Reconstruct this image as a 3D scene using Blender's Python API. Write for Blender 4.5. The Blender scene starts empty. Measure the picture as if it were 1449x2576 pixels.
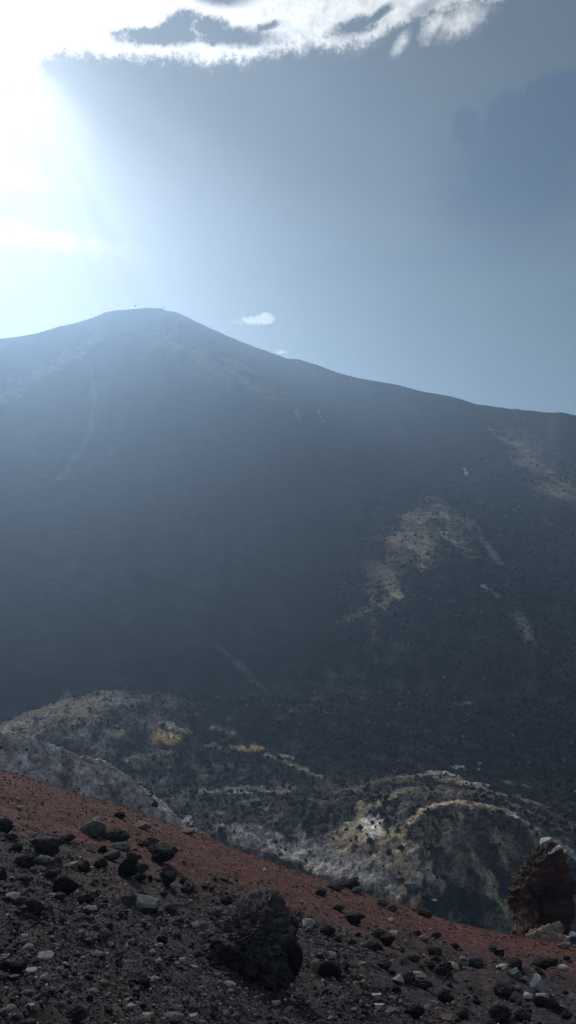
import bpy, bmesh, math, random
import numpy as np
from mathutils import Matrix, Vector

random.seed(7)
RNG = np.random.default_rng(7)
F = 2231.0            # focal length, in units of a 1449 x 2576 picture (60 deg vertical field of view)
CX, CY = 724.5, 1288.0
S = bpy.context.scene
COL = S.collection

# ------------------------------------------------------------------ helpers: scene bookkeeping
def link(o, parent=None):
    COL.objects.link(o)
    if parent is not None:
        o.parent = parent
    return o

def tag(o, label=None, cat=None, group=None, kind=None):
    if label: o['label'] = label
    if cat: o['category'] = cat
    if group: o['group'] = group
    if kind: o['kind'] = kind
    return o

def mesh_np(name, co, quads=None, tris=None, smooth=True):
    me = bpy.data.meshes.new(name)
    parts, starts, n = [], [], 0
    if quads is not None and len(quads):
        parts.append(np.asarray(quads, np.int32).ravel()); starts.append(np.arange(len(quads), dtype=np.int32) * 4); n = parts[0].size
    if tris is not None and len(tris):
        parts.append(np.asarray(tris, np.int32).ravel()); starts.append(np.arange(len(tris), dtype=np.int32) * 3 + n)
    li = np.concatenate(parts); st = np.concatenate(starts)
    me.vertices.add(len(co)); me.vertices.foreach_set('co', np.asarray(co, np.float32).ravel())
    me.loops.add(len(li)); me.loops.foreach_set('vertex_index', li)
    me.polygons.add(len(st)); me.polygons.foreach_set('loop_start', st)
    me.polygons.foreach_set('use_smooth', np.full(len(st), smooth, bool))
    me.update(calc_edges=True)
    return me

def set_color(me, rgb, name='albedo'):
    at = me.color_attributes.new(name, 'FLOAT_COLOR', 'POINT')
    c = np.ones((len(rgb), 4), np.float32); c[:, :3] = rgb
    at.data.foreach_set('color', c.ravel())

# ------------------------------------------------------------------ helpers: noise
def _h(ix, iy, iz, seed):
    n = (ix.astype(np.int64) * 374761393 + iy.astype(np.int64) * 668265263 + iz.astype(np.int64) * 2147483647 + seed * 1274126177) & 0xFFFFFFFF
    n = ((n ^ (n >> 13)) * 1274126177) & 0xFFFFFFFF
    n = ((n ^ (n >> 16)) * 2246822519) & 0xFFFFFFFF
    return (n ^ (n >> 15)) & 0xFFFFFFFF

def vnoise2(x, y, seed=0):
    x = np.asarray(x, float); y = np.asarray(y, float)
    ix = np.floor(x); iy = np.floor(y); fx = x - ix; fy = y - iy
    ix = ix.astype(np.int64); iy = iy.astype(np.int64); z = np.zeros_like(ix)
    ux = fx * fx * fx * (fx * (fx * 6 - 15) + 10); uy = fy * fy * fy * (fy * (fy * 6 - 15) + 10)
    def g(dx, dy):
        a = _h(ix + dx, iy + dy, z, seed) * (2 * math.pi / 4294967296.0)
        return np.cos(a) * (fx - dx) + np.sin(a) * (fy - dy)
    a = g(0, 0) * (1 - ux) + g(1, 0) * ux
    b = g(0, 1) * (1 - ux) + g(1, 1) * ux
    return (a * (1 - uy) + b * uy) * 1.45

def vnoise3(p, seed=0):
    ip = np.floor(p); f = p - ip; ip = ip.astype(np.int64)
    u = f * f * (3 - 2 * f); out = 0
    for dx in (0, 1):
        for dy in (0, 1):
            for dz in (0, 1):
                v = _h(ip[:, 0] + dx, ip[:, 1] + dy, ip[:, 2] + dz, seed) / 2147483648.0 - 1
                w = (u[:, 0] if dx else 1 - u[:, 0]) * (u[:, 1] if dy else 1 - u[:, 1]) * (u[:, 2] if dz else 1 - u[:, 2])
                out = out + v * w
    return out

def fbm2(x, y, octs=4, seed=0, gain=.5):
    t = 0; a = 1.0; n = 0; f = 1.0
    for k in range(octs):
        t = t + a * vnoise2(x * f + 17.3 * k, y * f - 9.1 * k, seed + k); n += a; a *= gain; f *= 2.03
    return t / n

def ridge2(x, y, octs=3, seed=0):
    t = 0; a = 1.0; n = 0; f = 1.0
    for k in range(octs):
        t = t + a * (1 - 2 * np.abs(vnoise2(x * f + 5.1 * k, y * f + 3.7 * k, seed + k))); n += a; a *= .5; f *= 2.1
    return t / n

def sstep(e0, e1, x):
    t = np.clip((x - e0) / (e1 - e0), 0, 1)
    return t * t * (3 - 2 * t)

def smin(a, b, k):
    h = np.clip(.5 + .5 * (b - a) / k, 0, 1)
    return b * (1 - h) + a * h - k * h * (1 - h)

def smax(a, b, k):
    return -smin(-a, -b, k)

# ------------------------------------------------------------------ the land as one height function
EDGE = [(0,1930),(100,1960),(200,1994),(330,2030),(400,2058),(480,2086),(560,2116),(640,2148),(720,2178),(830,2213),
        (900,2238),(980,2264),(1060,2290),(1150,2318),(1250,2338),(1350,2358),(1449,2378)]
CREST = [(0,852),(40,847),(90,838),(150,820),(190,812),(235,798),(265,785),(290,780),(335,777),(370,773.5),(408,775),(420,781),
         (448,786),(480,802),(530,825),(580,848),(625,866),(680,886),(725,902),(750,903),(800,918),(850,937),(900,950),
         (1000,967),(1060,984),(1130,996),(1165,1006),(1200,1018),(1290,1032),(1380,1041),(1410,1040),(1449,1047)]
D = math.radians
eA = np.array([-3.2, D(-95), D(-60), D(-30)] + [math.atan((x - CX) / F) for x, y in EDGE] + [D(30), D(60), D(95), 3.2])
eV = np.array([-.12, -.15, -.2, -.26] + [-(y - CY) / F * math.cos(math.atan((x - CX) / F)) for x, y in EDGE] + [-.47, -.36, -.2, -.12])
cA = np.array([-3.2, D(-90), D(-50), D(-28)] + [math.atan((x - CX) / F) for x, y in CREST] + [D(28), D(50), D(90), 3.2])
cV = np.array([-.02, .02, .09, .165] + [-(y - CY) / F * math.cos(math.atan((x - CX) / F)) for x, y in CREST] + [.085, .05, .0, -.02])
rA = np.array([-3.2, D(-90), D(-50), D(-20), D(-8), D(0), D(10), D(20), D(50), D(90), 3.2])
rR = np.array([150., 190, 330, 520, 570, 560, 525, 470, 320, 190, 150.])
def brink(a):
    return np.interp(a, eA, eV), np.interp(a, [-3.2, -.4, 0, .4, 3.2], [30, 20, 18.5, 17, 30])

def foreground(a, r):
    ve, rb = brink(a)
    s = ve + 1.7 / rb
    z1 = -1.7 + s * r
    z2 = ve * rb - .95 * (r - rb) + .04
    return smin(z1, z2, .35)

def up(px, py, y):                       # the point seen at (px, py), at depth y
    return ((px - CX) / F * y, y, -(py - CY) / F * y)

RIDGE = [up(-420,1770,40), up(-150,1815,41), up(0,1842,42), up(90,1862,42.5), up(150,1880,43), up(200,1903,43), up(260,1918,43.5), up(320,1950,43), up(360,1985,42.5), up(384,2018,42), up(396,2060,41), up(420,2160,40)]

def grey_ridge(x, y):
    out = np.full(np.shape(x), -999.0)
    for (ax, ay, az), (bx, by, bz) in zip(RIDGE[:-1], RIDGE[1:]):
        dx, dy = bx - ax, by - ay; L = dx * dx + dy * dy
        t = np.clip(((x - ax) * dx + (y - ay) * dy) / L, 0, 1)
        ex, ey = x - (ax + t * dx), y - (ay + t * dy)
        d = np.hypot(ex, ey)
        side = (ex * dy - ey * dx) > 0            # true on the camera's side
        past = t >= 1
        z = az + t * (bz - az) - np.where(past, 1.7, np.where(side, .62, .85)) * d
        out = np.maximum(out, z)
    return out

MOUNDS = [  # centre pixel column, depth, height, radius x, radius y, flatness
    (225, 172, 7.6, 21, 34), (470, 165, 3.4, 26, 26), (640, 185, 2.0, 24, 22), (1110, 116, 6.6, 17, 22), (1250, 112, 1.6, 12, 14),
    (1190, 102, 2.6, 9, 9), (950, 104, 2.0, 7, 9), (600, 118, 2.0, 18, 10), (820, 128, 1.0, 16, 10), (470, 112, 2.6, 10, 8)]

def floor_z(x, y, a, r):
    z = -45.0 + 1.5 * fbm2(x / 30, y / 30, 3, 11)
    for px, yy, h, rx, ry in MOUNDS:
        cx = (px - CX) / F * yy
        q = ((x - cx) / rx) ** 2 + ((y - yy) / ry) ** 2
        z = z + h * np.exp(-q * 1.15)
    # the mountain: crater wall from its toe up to the crest, outer slope behind
    R = np.interp(a, rA, rR); H = np.interp(a, cA, cV) * R
    toe = np.interp(a, [-3.2, D(-90), D(-40), D(-18), 0, D(18), D(40), D(90), 3.2], [60, 90, 150, 188, 212, 205, 155, 90, 60])
    t = np.clip((r - toe) / (R - toe), 0, None)
    prof = .62 * t + .38 * t ** 2
    rise = (H + 45) * np.minimum(prof, 1)
    back = np.where(r > R, -.55 * (r - R) - .0, 0)
    zm = -45 + rise + back
    zm = np.where(t > 0, zm, -45)
    k = sstep(0, .08, t)
    z = z * (1 - k) + (zm) * k
    return z, t

def lava_mask(a, r):                     # where the wall is covered by blocky lava, not by smooth ash
    left = np.interp(r, [150, 205, 225, 260, 300, 360, 420, 600], [-.5, -.06, .0, .07, .09, .105, .17, .25])
    return sstep(-.035, .03, a - left + .03 * vnoise2(a * 40, r / 18, 77)) * (1 - .85 * sstep(330, 440, r))

def land(x, y, fine=True):
    a = np.arctan2(x, y); r = np.hypot(x, y)
    fl, t = floor_z(x, y, a, r)
    fg = foreground(a, r)
    rd = grey_ridge(x, y)
    if fine:
        on = sstep(0, .1, t)
        lm = np.where(r < 188, 1.0, lava_mask(a, r))
        fl = fl + lm * (.45 * ridge2(x / 9, y / 9, 3, 21) + .36 * ridge2(x / 2.6, y / 2.6, 2, 31) + .25 * vnoise2(x / .8, y / .8, 5)) * np.where(r > 20, 1, 0)
        crest = np.interp(a, rA, rR)
        fade = sstep(0, 40, np.abs(crest - r))
        fl = fl + on * (1.6 * fbm2(a * 14 + r / 160, r / 190, 2, 41) + .07 * fbm2(a * 60 - r / 90, r / 25, 2, 43)) * (.12 + .88 * fade) * sstep(0, .3, t)
        fl = fl + on * (1 - fade) * .5 * np.maximum(0, vnoise2(a * 120, r / 30, 47)) * sstep(.12, .3, a)
        fl = fl + lm * on * 5.0 * np.exp(-((a - np.interp(r, [200, 300, 400, 500], [.06, .16, .2, .26])) / .09) ** 2)
        ve, rb = brink(a)
        lump = (.16 * fbm2(x / 2.6, y / 2.6, 3, 51) + .05 * ridge2(x / .5, y / .5, 2, 53) * sstep(0, 6, rb - r) + .012 * vnoise2(x / .09, y / .09, 57))
        lump = lump + .10 * fbm2(x / .9, y / .9, 3, 59) * np.exp(-((rb - r) / 1.2) ** 2)
        fg = fg + lump * (.45 + .55 * sstep(0, 5, np.abs(rb - r)))
        rd = rd + .35 * fbm2(x / 3, y / 3, 3, 61) + .16 * ridge2((x * .81 - y * .58) / 4.5, (x * .58 + y * .81) / .6, 2, 63) + .05 * vnoise2(x / .25, y / .25, 66)
    z = np.maximum(fl, rd)
    return np.where(r < 60, np.maximum(z, fg), z)

_rr = np.exp(np.linspace(math.log(1.8), math.log(700), 2600))
def hit(px, py, fine=True):              # where the line of sight through a picture point meets the land
    u = (px - CX) / F; v = -(py - CY) / F
    yy = _rr
    z = land(u * yy, yy, fine)
    k = int(np.argmax(z >= v * yy))
    if z[k] < v * yy[k]: return None
    if k > 0:
        d0 = v * yy[k-1] - z[k-1]; d1 = z[k] - v * yy[k]; y = yy[k-1] + (yy[k] - yy[k-1]) * d0 / max(d0 + d1, 1e-9)
    else: y = yy[0]
    return np.array((u * y, y, v * y))

# ------------------------------------------------------------------ materials
def new_mat(name):
    m = bpy.data.materials.new(name); m.use_nodes = True
    nt = m.node_tree; b = nt.nodes['Principled BSDF']
    b.inputs['Roughness'].default_value = .95
    b.inputs['Specular IOR Level'].default_value = .15
    return m, nt, b

def noise(nt, scale, detail=6, rough=.6, coord='Object', dist=0.0):
    tc = nt.nodes.new('ShaderNodeTexCoord'); n = nt.nodes.new('ShaderNodeTexNoise')
    n.inputs['Scale'].default_value = scale; n.inputs['Detail'].default_value = detail
    n.inputs['Roughness'].default_value = rough; n.inputs['Distortion'].default_value = dist
    nt.links.new(tc.outputs[coord], n.inputs['Vector'])
    return n.outputs['Fac']

def ramp(nt, fac, lo, hi, a=0.0, b=1.0):
    m = nt.nodes.new('ShaderNodeMapRange'); m.inputs['From Min'].default_value = lo; m.inputs['From Max'].default_value = hi
    m.inputs['To Min'].default_value = a; m.inputs['To Max'].default_value = b
    nt.links.new(fac, m.inputs['Value']); return m.outputs['Result']

def mixc(nt, fac, c1, c2, blend='MIX'):
    m = nt.nodes.new('ShaderNodeMix'); m.data_type = 'RGBA'; m.blend_type = blend
    for s, v in ((m.inputs[0], fac), (m.inputs[6], c1), (m.inputs[7], c2)):
        if hasattr(v, 'links'): nt.links.new(v, s)
        elif isinstance(v, (int, float)): s.default_value = v
        else: s.default_value = (*v, 1)
    return m.outputs[2]

def bump(nt, b, height, strength, distance):
    n = nt.nodes.new('ShaderNodeBump'); n.inputs['Strength'].default_value = strength; n.inputs['Distance'].default_value = distance
    nt.links.new(height, n.inputs['Height']); nt.links.new(n.outputs['Normal'], b.inputs['Normal'])

def land_mat(name, s1, s2, bscale, bdist, bstr=1.0, lo=.55, hi=1.5, speck=.55):
    m, nt, b = new_mat(name)
    at = nt.nodes.new('ShaderNodeAttribute'); at.attribute_name = 'albedo'
    f1 = ramp(nt, noise(nt, s1, 5, .65), .3, .7, lo, hi)
    f2 = ramp(nt, noise(nt, s2, 3, .6), .3, .7, .7, 1.3)
    f3 = ramp(nt, noise(nt, s2 * speck, 4, .7), .36, .68, .45, 1.6)
    mm = nt.nodes.new('ShaderNodeMath'); mm.operation = 'MULTIPLY'; nt.links.new(f1, mm.inputs[0]); nt.links.new(f2, mm.inputs[1])
    m3 = nt.nodes.new('ShaderNodeMath'); m3.operation = 'MULTIPLY'; nt.links.new(mm.outputs[0], m3.inputs[0]); nt.links.new(f3, m3.inputs[1]); mm = m3
    cr = nt.nodes.new('ShaderNodeCombineColor')
    for i in range(3): nt.links.new(mm.outputs[0], cr.inputs[i])
    col = mixc(nt, 1.0, at.outputs['Color'], cr.outputs[0], 'MULTIPLY')
    nt.links.new(col, b.inputs['Base Color'])
    bump(nt, b, noise(nt, bscale, 8, .7), bstr, bdist)
    return m

def rock_mat(name, c1, c2, scale=2.2, bstr=.8, bd=.12, vary=.35):
    m, nt, b = new_mat(name)
    oi = nt.nodes.new('ShaderNodeObjectInfo')
    f = ramp(nt, noise(nt, scale, 8, .65, dist=.4), .38, .66)
    col = mixc(nt, f, c1, c2)
    v = ramp(nt, oi.outputs['Random'], 0, 1, 1 - vary, 1 + vary)
    cr = nt.nodes.new('ShaderNodeCombineColor')
    for i in range(3): nt.links.new(v, cr.inputs[i])
    nt.links.new(mixc(nt, 1.0, col, cr.outputs[0], 'MULTIPLY'), b.inputs['Base Color'])
    bump(nt, b, noise(nt, scale * 4, 8, .72), bstr, bd)
    return m

M = {
 'black': rock_mat('black_cinder', (.015, .015, .017), (.045, .042, .043)),
 'dark':  rock_mat('dark_lava', (.026, .024, .026), (.085, .078, .077)),
 'grey':  rock_mat('grey_lava', (.08, .077, .075), (.21, .20, .185)),
 'red':   rock_mat('red_cinder', (.030, .017, .017), (.085, .045, .040)),
 'pale':  rock_mat('pale_stone', (.36, .34, .30), (.66, .62, .54), vary=.2),
 'white': rock_mat('white_stone', (.62, .61, .58), (.82, .81, .77), vary=.1),
 'tan':   rock_mat('tan_stone', (.20, .135, .10), (.40, .29, .22), vary=.2),
 'pink':  rock_mat('pinkish_stone', (.16, .10, .095), (.36, .25, .23), vary=.2),
 'yellow':rock_mat('yellowish_stone', (.24, .22, .13), (.42, .40, .28), vary=.2),
}

# ------------------------------------------------------------------ build the land as sheets
fineA = np.radians(np.arange(-23.5, 23.501, .062))
left = np.radians(np.concatenate([np.arange(-180, -60, 6.0), np.arange(-60, -23.6, 1.3)]))
A = np.concatenate([left, fineA, -left[::-1][:-1] if abs(left[0] + math.pi) > 1e-6 else -left[::-1]])
R = np.concatenate([np.geomspace(.5, 3.6, 14, endpoint=False), np.linspace(3.6, 24, 330, endpoint=False), np.linspace(24, 52, 180, endpoint=False),
                    np.linspace(52, 80, 24, endpoint=False), np.linspace(80, 215, 340, endpoint=False), np.linspace(215, 440, 230, endpoint=False), np.linspace(440, 600, 130, endpoint=False),
                    np.geomspace(600, 1500, 16)])
AA, RR = np.meshgrid(A, R)
X = RR * np.sin(AA); Y = RR * np.cos(AA)
Z = np.empty_like(X)
for i in range(0, len(R), 100):
    Z[i:i+100] = land(X[i:i+100], Y[i:i+100])

# --- colour of the ground (what it is made of, plus gully relief painted on the mountain): ash, cinder, lava and the pale deposits of the fumaroles
ALB = np.empty(X.shape + (3,))
nz = fbm2(X / 6, Y / 6, 5, 101)
lava = np.array((.018, .019, .021)); ash = np.array((.013, .0135, .015))
lm = lava_mask(AA, RR)[..., None] * (RR > 188)[..., None] + (RR <= 188)[..., None]
ALB[:] = ash * (1 - lm) + lava * lm
ALB *= (1 + .5 * nz)[..., None]
stk = fbm2(AA * 34 + 2 * fbm2(AA * 9, RR / 120, 2, 163), RR / 170, 4, 161) + .6 * fbm2(AA * 11, RR / 260, 3, 165)  # ridges and gullies painted into the mountain's colour as downslope streaks
ALB *= np.where(RR > 200, np.clip(1 + 1.0 * stk * sstep(200, 260, RR), .4, 2.4), 1)[..., None]
rgh = fbm2(X / 5, Y / 12, 4, 171, .65)
ALB *= (1 + 1.3 * np.clip(rgh, -.6, .8) * lm[..., 0] * (RR > 190))[..., None]
# foreground slope
ve, rb = brink(AA)
n1 = fbm2(X / 1.3, Y / 1.3, 4, 111); n2 = fbm2(X / .35, Y / .35, 3, 113)
bw = np.interp(AA, [-.35, -.1, .05, .2, .33], [7.5, 7.2, 6.2, 4.2, 3.4])
redness = sstep(-3.0, 2.4, (RR - (rb - bw)) + 2.6 * n1 + 1.0 * n2)
soil = np.array((.035, .027, .031)) * (1 + .5 * n2)[..., None]
redc = np.array((.090, .032, .026)) * (1 + .35 * n1 + .25 * n2)[..., None]
fgc = soil * (1 - redness[..., None]) + redc * redness[..., None]
isfg = (RR < rb + 9)
fgw = np.where(isfg, 1.0, 0.0)[..., None]
ALB = ALB * (1 - fgw) + fgc * fgw
RID = grey_ridge(X, Y)
isrd = (RR > 26) & (RR < 60) & (RID > -24) & (Y > 0)
gul = ridge2((X * .81 - Y * .58) / 4.5, (X * .58 + Y * .81) / .5, 3, 63)
rdc = np.array((.215, .20, .192)) * (1 + .30 * gul + .4 * fbm2(X / .9, Y / .9, 4, 71))[..., None]
yl = sstep(.05, .4, fbm2((X * .81 - Y * .58) / 5, (X * .58 + Y * .81) / .6, 3, 73))[..., None]
rdc = rdc * (1 - .5 * yl) + np.array((.27, .24, .165)) * .5 * yl
drk = sstep(.1, .45, fbm2(X / 1.4, Y / 1.4, 4, 75) + .3 * sstep(-9.5, -8.5, X) - .12)[..., None]
rdc = rdc * (1 - .75 * drk) + np.array((.03, .03, .032)) * .75 * drk
rw = isrd.astype(float)[..., None]
ALB = ALB * (1 - rw) + rdc * rw

WHITE = (.68, .64, .56); GREY = (.36, .335, .30); TAN = (.43, .33, .22); OCH = (.55, .36, .16); BRN = (.26, .20, .13); YEL = (.40, .36, .21)
DEP = [ # (points in the picture, width, strength, colour): each lies where that line of sight meets the land
 ([(15,1836),(70,1812),(130,1785)], 66, 1, TAN), ([(90,1835),(150,1805),(240,1775)], 55, .75, BRN), ([(250,1765),(330,1772)], 22, .5, GREY), ([(330,1810),(380,1830)], 14, .5, BRN), ([(150,1790),(230,1800)], 40, .4, BRN), ([(170,1756),(290,1758)], 22, .45, GREY), ([(60,1812),(150,1778),(230,1772)], 34, .6, BRN),
 ([(395,1812),(430,1830),(470,1842)], 11, 1, TAN), ([(392,1858),(440,1862)], 17, .95, OCH), ([(275,1850),(300,1850)], 15, .6, TAN), ([(195,1848),(215,1862)], 14, .65, GREY),
 ([(535,1835),(590,1850)], 9, .65, YEL), ([(608,1887),(652,1884)], 13, 1, OCH), ([(520,1878),(600,1890)], 8, .5, TAN), ([(670,1905),(710,1920),(760,1940),(810,1962)], 8, .85, TAN), ([(700,1903),(735,1912)], 5, .6, WHITE),
 ([(320,1918),(370,1902),(430,1895)], 8, .55, TAN), ([(505,2000),(560,1994),(640,1985),(725,2003)], 12, .55, GREY), ([(570,2005),(630,1998)], 6, .6, WHITE), ([(540,1932),(580,1930)], 8, .4, TAN), ([(500,1962),(540,1958)], 9, .4, TAN),
 ([(400,2045),(470,2062)], 20, .8, GREY), ([(560,2092),(640,2096),(700,2110)], 14, .7, GREY), ([(590,2112),(680,2128),(760,2150)], 20, .8, GREY), ([(690,2140),(760,2165),(850,2195),(940,2228),(1000,2245)], 15, .85, (.47, .42, .35)), ([(760,2120),(850,2170),(960,2210)], 30, .55, GREY),
 ([(880,2110),(930,2100),(990,2150),(1030,2210)], 52, .72, TAN), ([(925,2075),(950,2095)], 27, .95, WHITE), ([(985,2095),(1005,2140)], 16, .7, TAN), ([(1035,2165),(1052,2200),(1050,2240)], 15, .85, GREY), ([(860,2090),(910,2055),(960,2025),(1010,1998)], 13, .6, YEL), ([(905,2030),(920,2045)], 14, .6, TAN),
 ([(1010,1962),(1060,1952),(1110,1950)], 16, .8, TAN), ([(1080,1948),(1115,1951),(1145,1958)], 13, 1, WHITE), ([(1110,1962),(1160,1975),(1210,1990)], 22, .9, TAN), ([(1165,1972),(1230,1985)], 9, .8, WHITE), ([(1220,1995),(1300,2012),(1350,2030)], 11, .55, GREY), ([(1135,1936),(1165,1935)], 5, .7, WHITE), ([(960,1965),(975,1968)], 8, .8, GREY),
 ([(1038,2068),(1065,2045),(1095,2032),(1130,2026),(1180,2031),(1240,2042),(1290,2055)], 13, 1, TAN), ([(1290,2055),(1330,2085),(1360,2110),(1400,2125),(1449,2160)], 15, .8, GREY), ([(1130,2002),(1200,2012)], 12, .35, BRN), ([(1270,1970),(1330,1985)], 9, .35, TAN),
 ([(1040,1995),(1150,2000),(1300,2035)], 44, .34, BRN), ([(1080,2110),(1220,2110),(1340,2170)], 60, .16, BRN), ([(860,2000),(960,1970),(1040,1975)], 34, .35, BRN), ([(1360,2040),(1449,2090)], 30, .35, BRN), ([(1250,2110),(1265,2160)], 15, .45, TAN), ([(1200,2180),(1240,2220)], 18, .45, TAN), ([(1130,2150),(1170,2165)], 11, .4, BRN), ([(1080,2215),(1110,2240)], 12, .5, GREY), ([(1240,2260),(1270,2290)], 14, .65, YEL), ([(1330,2090),(1350,2130)], 10, .5, GREY), ([(1135,2060),(1160,2062)], 8, .3, BRN),
 ([(1000,1400),(1030,1340),(1090,1310),(1150,1335),(1160,1390)], 46, .55, BRN), ([(980,1480),(1030,1420),(1090,1370)], 60, .38, BRN), ([(1040,1325),(1110,1330)], 18, .45, TAN), ([(990,1385),(1005,1365)], 18, .5, TAN), ([(1115,1385),(1145,1402)], 16, .45, GREY), ([(1050,1400),(1062,1430),(1062,1465)], 20, .7, TAN), ([(975,1490),(990,1535)], 18, .75, TAN), ([(950,1450),(930,1530),(915,1590)], 34, .45, BRN), ([(935,1530),(920,1575)], 14, .4, GREY), ([(960,1572),(975,1555)], 11, .5, YEL), ([(935,1600),(940,1650)], 16, .5, BRN),
 ([(1215,1498),(1250,1515)], 8, .6, GREY), ([(1230,1400),(1250,1430)], 14, .3, GREY), ([(1310,1560),(1330,1610)], 17, .3, GREY), ([(1150,1775),(1180,1772)], 8, .5, GREY),
 ([(1232,1085),(1260,1110),(1300,1125)], 10, .6, BRN), ([(1310,1145),(1350,1190),(1395,1235)], 30, .6, BRN), ([(1280,1100),(1350,1150),(1440,1260)], 34, .35, BRN), ([(1168,1187),(1174,1205)], 4, .7, WHITE), ([(800,1035),(812,1060)], 4, .6, GREY), ([(745,1035),(755,1060)], 6, .35, GREY),
 ([(350,842),(420,860),(490,890),(545,945)], 30, .30, BRN), ([(470,880),(560,930),(640,975),(720,1005)], 22, .35, BRN), ([(560,900),(650,940)], 12, .25, TAN), ([(250,845),(150,910),(60,960),(0,1010)], 24, .28, GREY), ([(232,930),(238,1040),(205,1130),(150,1200)], 9, .20, GREY), ([(540,1620),(620,1690),(680,1745)], 8, .14, GREY),
]
brk = fbm2(X / 2.2, Y / 2.2, 5, 131, .62); brk2 = fbm2(X / 9, Y / 22, 4, 133)
brk3 = fbm2(X / .75, Y / 1.3, 3, 135, .7)
for pts, wpx, strength, c in DEP:
    W3 = [hit(px, py, False) for px, py in pts]
    W3 = [p for p in W3 if p is not None]
    if len(W3) < 2: continue
    ymid = np.mean([p[1] for p in W3]); w = wpx / F * ymid
    deep = 1.9 if ymid > 60 else 1.0      # the deposits stretch a little further in depth than across
    best = np.full(X.shape, 9.0)
    xs = [p[0] for p in W3]; ys = [p[1] for p in W3]
    box = (X > min(xs) - 2.6 * w) & (X < max(xs) + 2.6 * w) & (Y > min(ys) - 5 * w) & (Y < max(ys) + 5 * w) & (RR > 24)
    bx_, by_ = X[box], Y[box]
    bb = np.full(bx_.shape, 9.0)
    for p, q in zip(W3[:-1], W3[1:]):
        dx, dy = q[0] - p[0], (q[1] - p[1]) / deep; L = dx * dx + dy * dy + 1e-9
        t = np.clip(((bx_ - p[0]) * dx + (by_ - p[1]) / deep * dy) / L, 0, 1)
        bb = np.minimum(bb, np.hypot(bx_ - p[0] - t * dx, (by_ - p[1]) / deep - t * dy) / w)
    m = sstep(.0, .95, (1.0 - bb) + (1.5 * brk[box] + .55 * brk3[box] if ymid < 215 else 1.7 * brk2[box] + 1.6 * brk[box] + .7 * brk3[box]) + .2) * strength * (bb < 2.6) * np.clip(.9 + .8 * brk3[box], .15, 1.15)
    ALB[box] = ALB[box] * (1 - m[:, None]) + np.array(c) * m[:, None]
# thin scattered crusts all over the lava floor
spk = sstep(-.02, .46, fbm2(X / 4.1, Y / 6.5, 5, 141, .62) + .35 * fbm2(X / 19, Y / 30, 2, 143)) * (RR > 75) * (RR < 235) * np.clip(.62 - .0022 * (RR - 100) - 1.2 * AA * (RR > 125), .12, .8)
spk = spk * lm[..., 0]
ALB = ALB * (1 - spk[..., None]) + np.array((.185, .158, .135)) * spk[..., None]
ALB = np.clip(ALB, .006, .8)

nr, nc = X.shape
idx = np.arange(nr * nc).reshape(nr, nc)
q = np.stack([idx[:-1, :-1], idx[:-1, 1:], idx[1:, 1:], idx[1:, :-1]], -1)
q = np.concatenate([q, np.stack([idx[:-1, -1], idx[:-1, 0], idx[1:, 0], idx[1:, -1]], -1)[:, None]], 1)[:, :, ::-1]
reg = np.zeros(q.shape[:2], int)
Rq = np.broadcast_to(R[:-1, None], reg.shape)
Aq = np.concatenate([A, ])[None, :] * np.ones((nr - 1, 1))
Rmid = Rq; 
fgz = foreground(AA, RR)
isr = (RID > fgz + .02) & (RID > Z - 1.2) & (RR > 24) & (RR < 62) & (Y > 0)
reg[:] = np.where(Rq < 40, 0, np.where(Rq < 206, 2, 3))
rr_ = isr[:-1, :]
reg = np.where(rr_, 1, reg)
co = np.stack([X, Y, Z], -1).reshape(-1, 3); al = ALB.reshape(-1, 3)
mats = [land_mat('red_cinder_soil', 3, 22, 30, .05, 1.0), land_mat('grey_ash_crust', 1.2, 6, 5, .12, .9), land_mat('lava_field_ground', 1.1, 5, 2.2, .55, 1.0, .45, 1.7), land_mat('mountain_ash', .05, .3, .25, .5, .5, .8, 1.25)]
for k, nm in enumerate(('cinder_slope', 'ash_ridge', 'crater_floor', 'mountain')):
    qq = q[reg == k].reshape(-1, 4)
    u, inv = np.unique(qq, return_inverse=True)
    me = mesh_np(nm, co[u], quads=inv.reshape(-1, 4)); set_color(me, al[u])
    me.materials.append(mats[k])
    o = link(bpy.data.objects.new(nm, me)); tag(o, kind='structure')

# ------------------------------------------------------------------ stones: template shapes
def ico(sub):
    bm = bmesh.new(); bmesh.ops.create_icosphere(bm, subdivisions=sub, radius=1)
    v = np.array([x.co[:] for x in bm.verts]); f = np.array([[a.index for a in p.verts] for p in bm.faces]); bm.free()
    return v / np.linalg.norm(v, axis=1)[:, None], f

ICO = {s: ico(s) for s in (1, 2, 3, 4, 5, 6, 7)}

def chip(v, seed, n, lo=.74, hi=.95):                      # break flat faces off a lump (planes through its outer part)
    g = np.random.default_rng(seed + 4000); c = (v.min(0) + v.max(0)) / 2; p = v - c
    for k in range(n):
        m = g.normal(size=3); m[2] *= .8; m /= np.linalg.norm(m)
        d = p @ m; h = d.max() * g.uniform(lo, hi)
        q = d > h
        p[q] *= (h / d[q])[:, None]
    return p + c

def norm_ext(v):
    lo, hi = v.min(0), v.max(0)
    return (v - (lo + hi) / 2) / ((hi - lo) / 2)

def cinder(seed, sub=5, lump=.5, rough=.16):
    d, f = ICO[sub]; o = seed * 13.7
    r = 1 + lump * vnoise3(d * 1.5 + o, seed) * .8 + .28 * (1 - 2 * np.abs(vnoise3(d * 2.9 + o, seed + 1))) + rough * (1 - 2 * np.abs(vnoise3(d * 6.5 + o, seed + 2))) + rough * .5 * vnoise3(d * 14 + o, seed + 3)
    if sub > 4: r = r + rough * .35 * vnoise3(d * 28 + o, seed + 4)
    v = chip(d * np.maximum(r, .3)[:, None], seed, 9, .68, .92)
    v = v * (1 + .035 * (1 - 2 * np.abs(vnoise3(d * 9 + o, seed + 7))) + .03 * vnoise3(d * 19 + o, seed + 8))[:, None]
    return norm_ext(v), f

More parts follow.
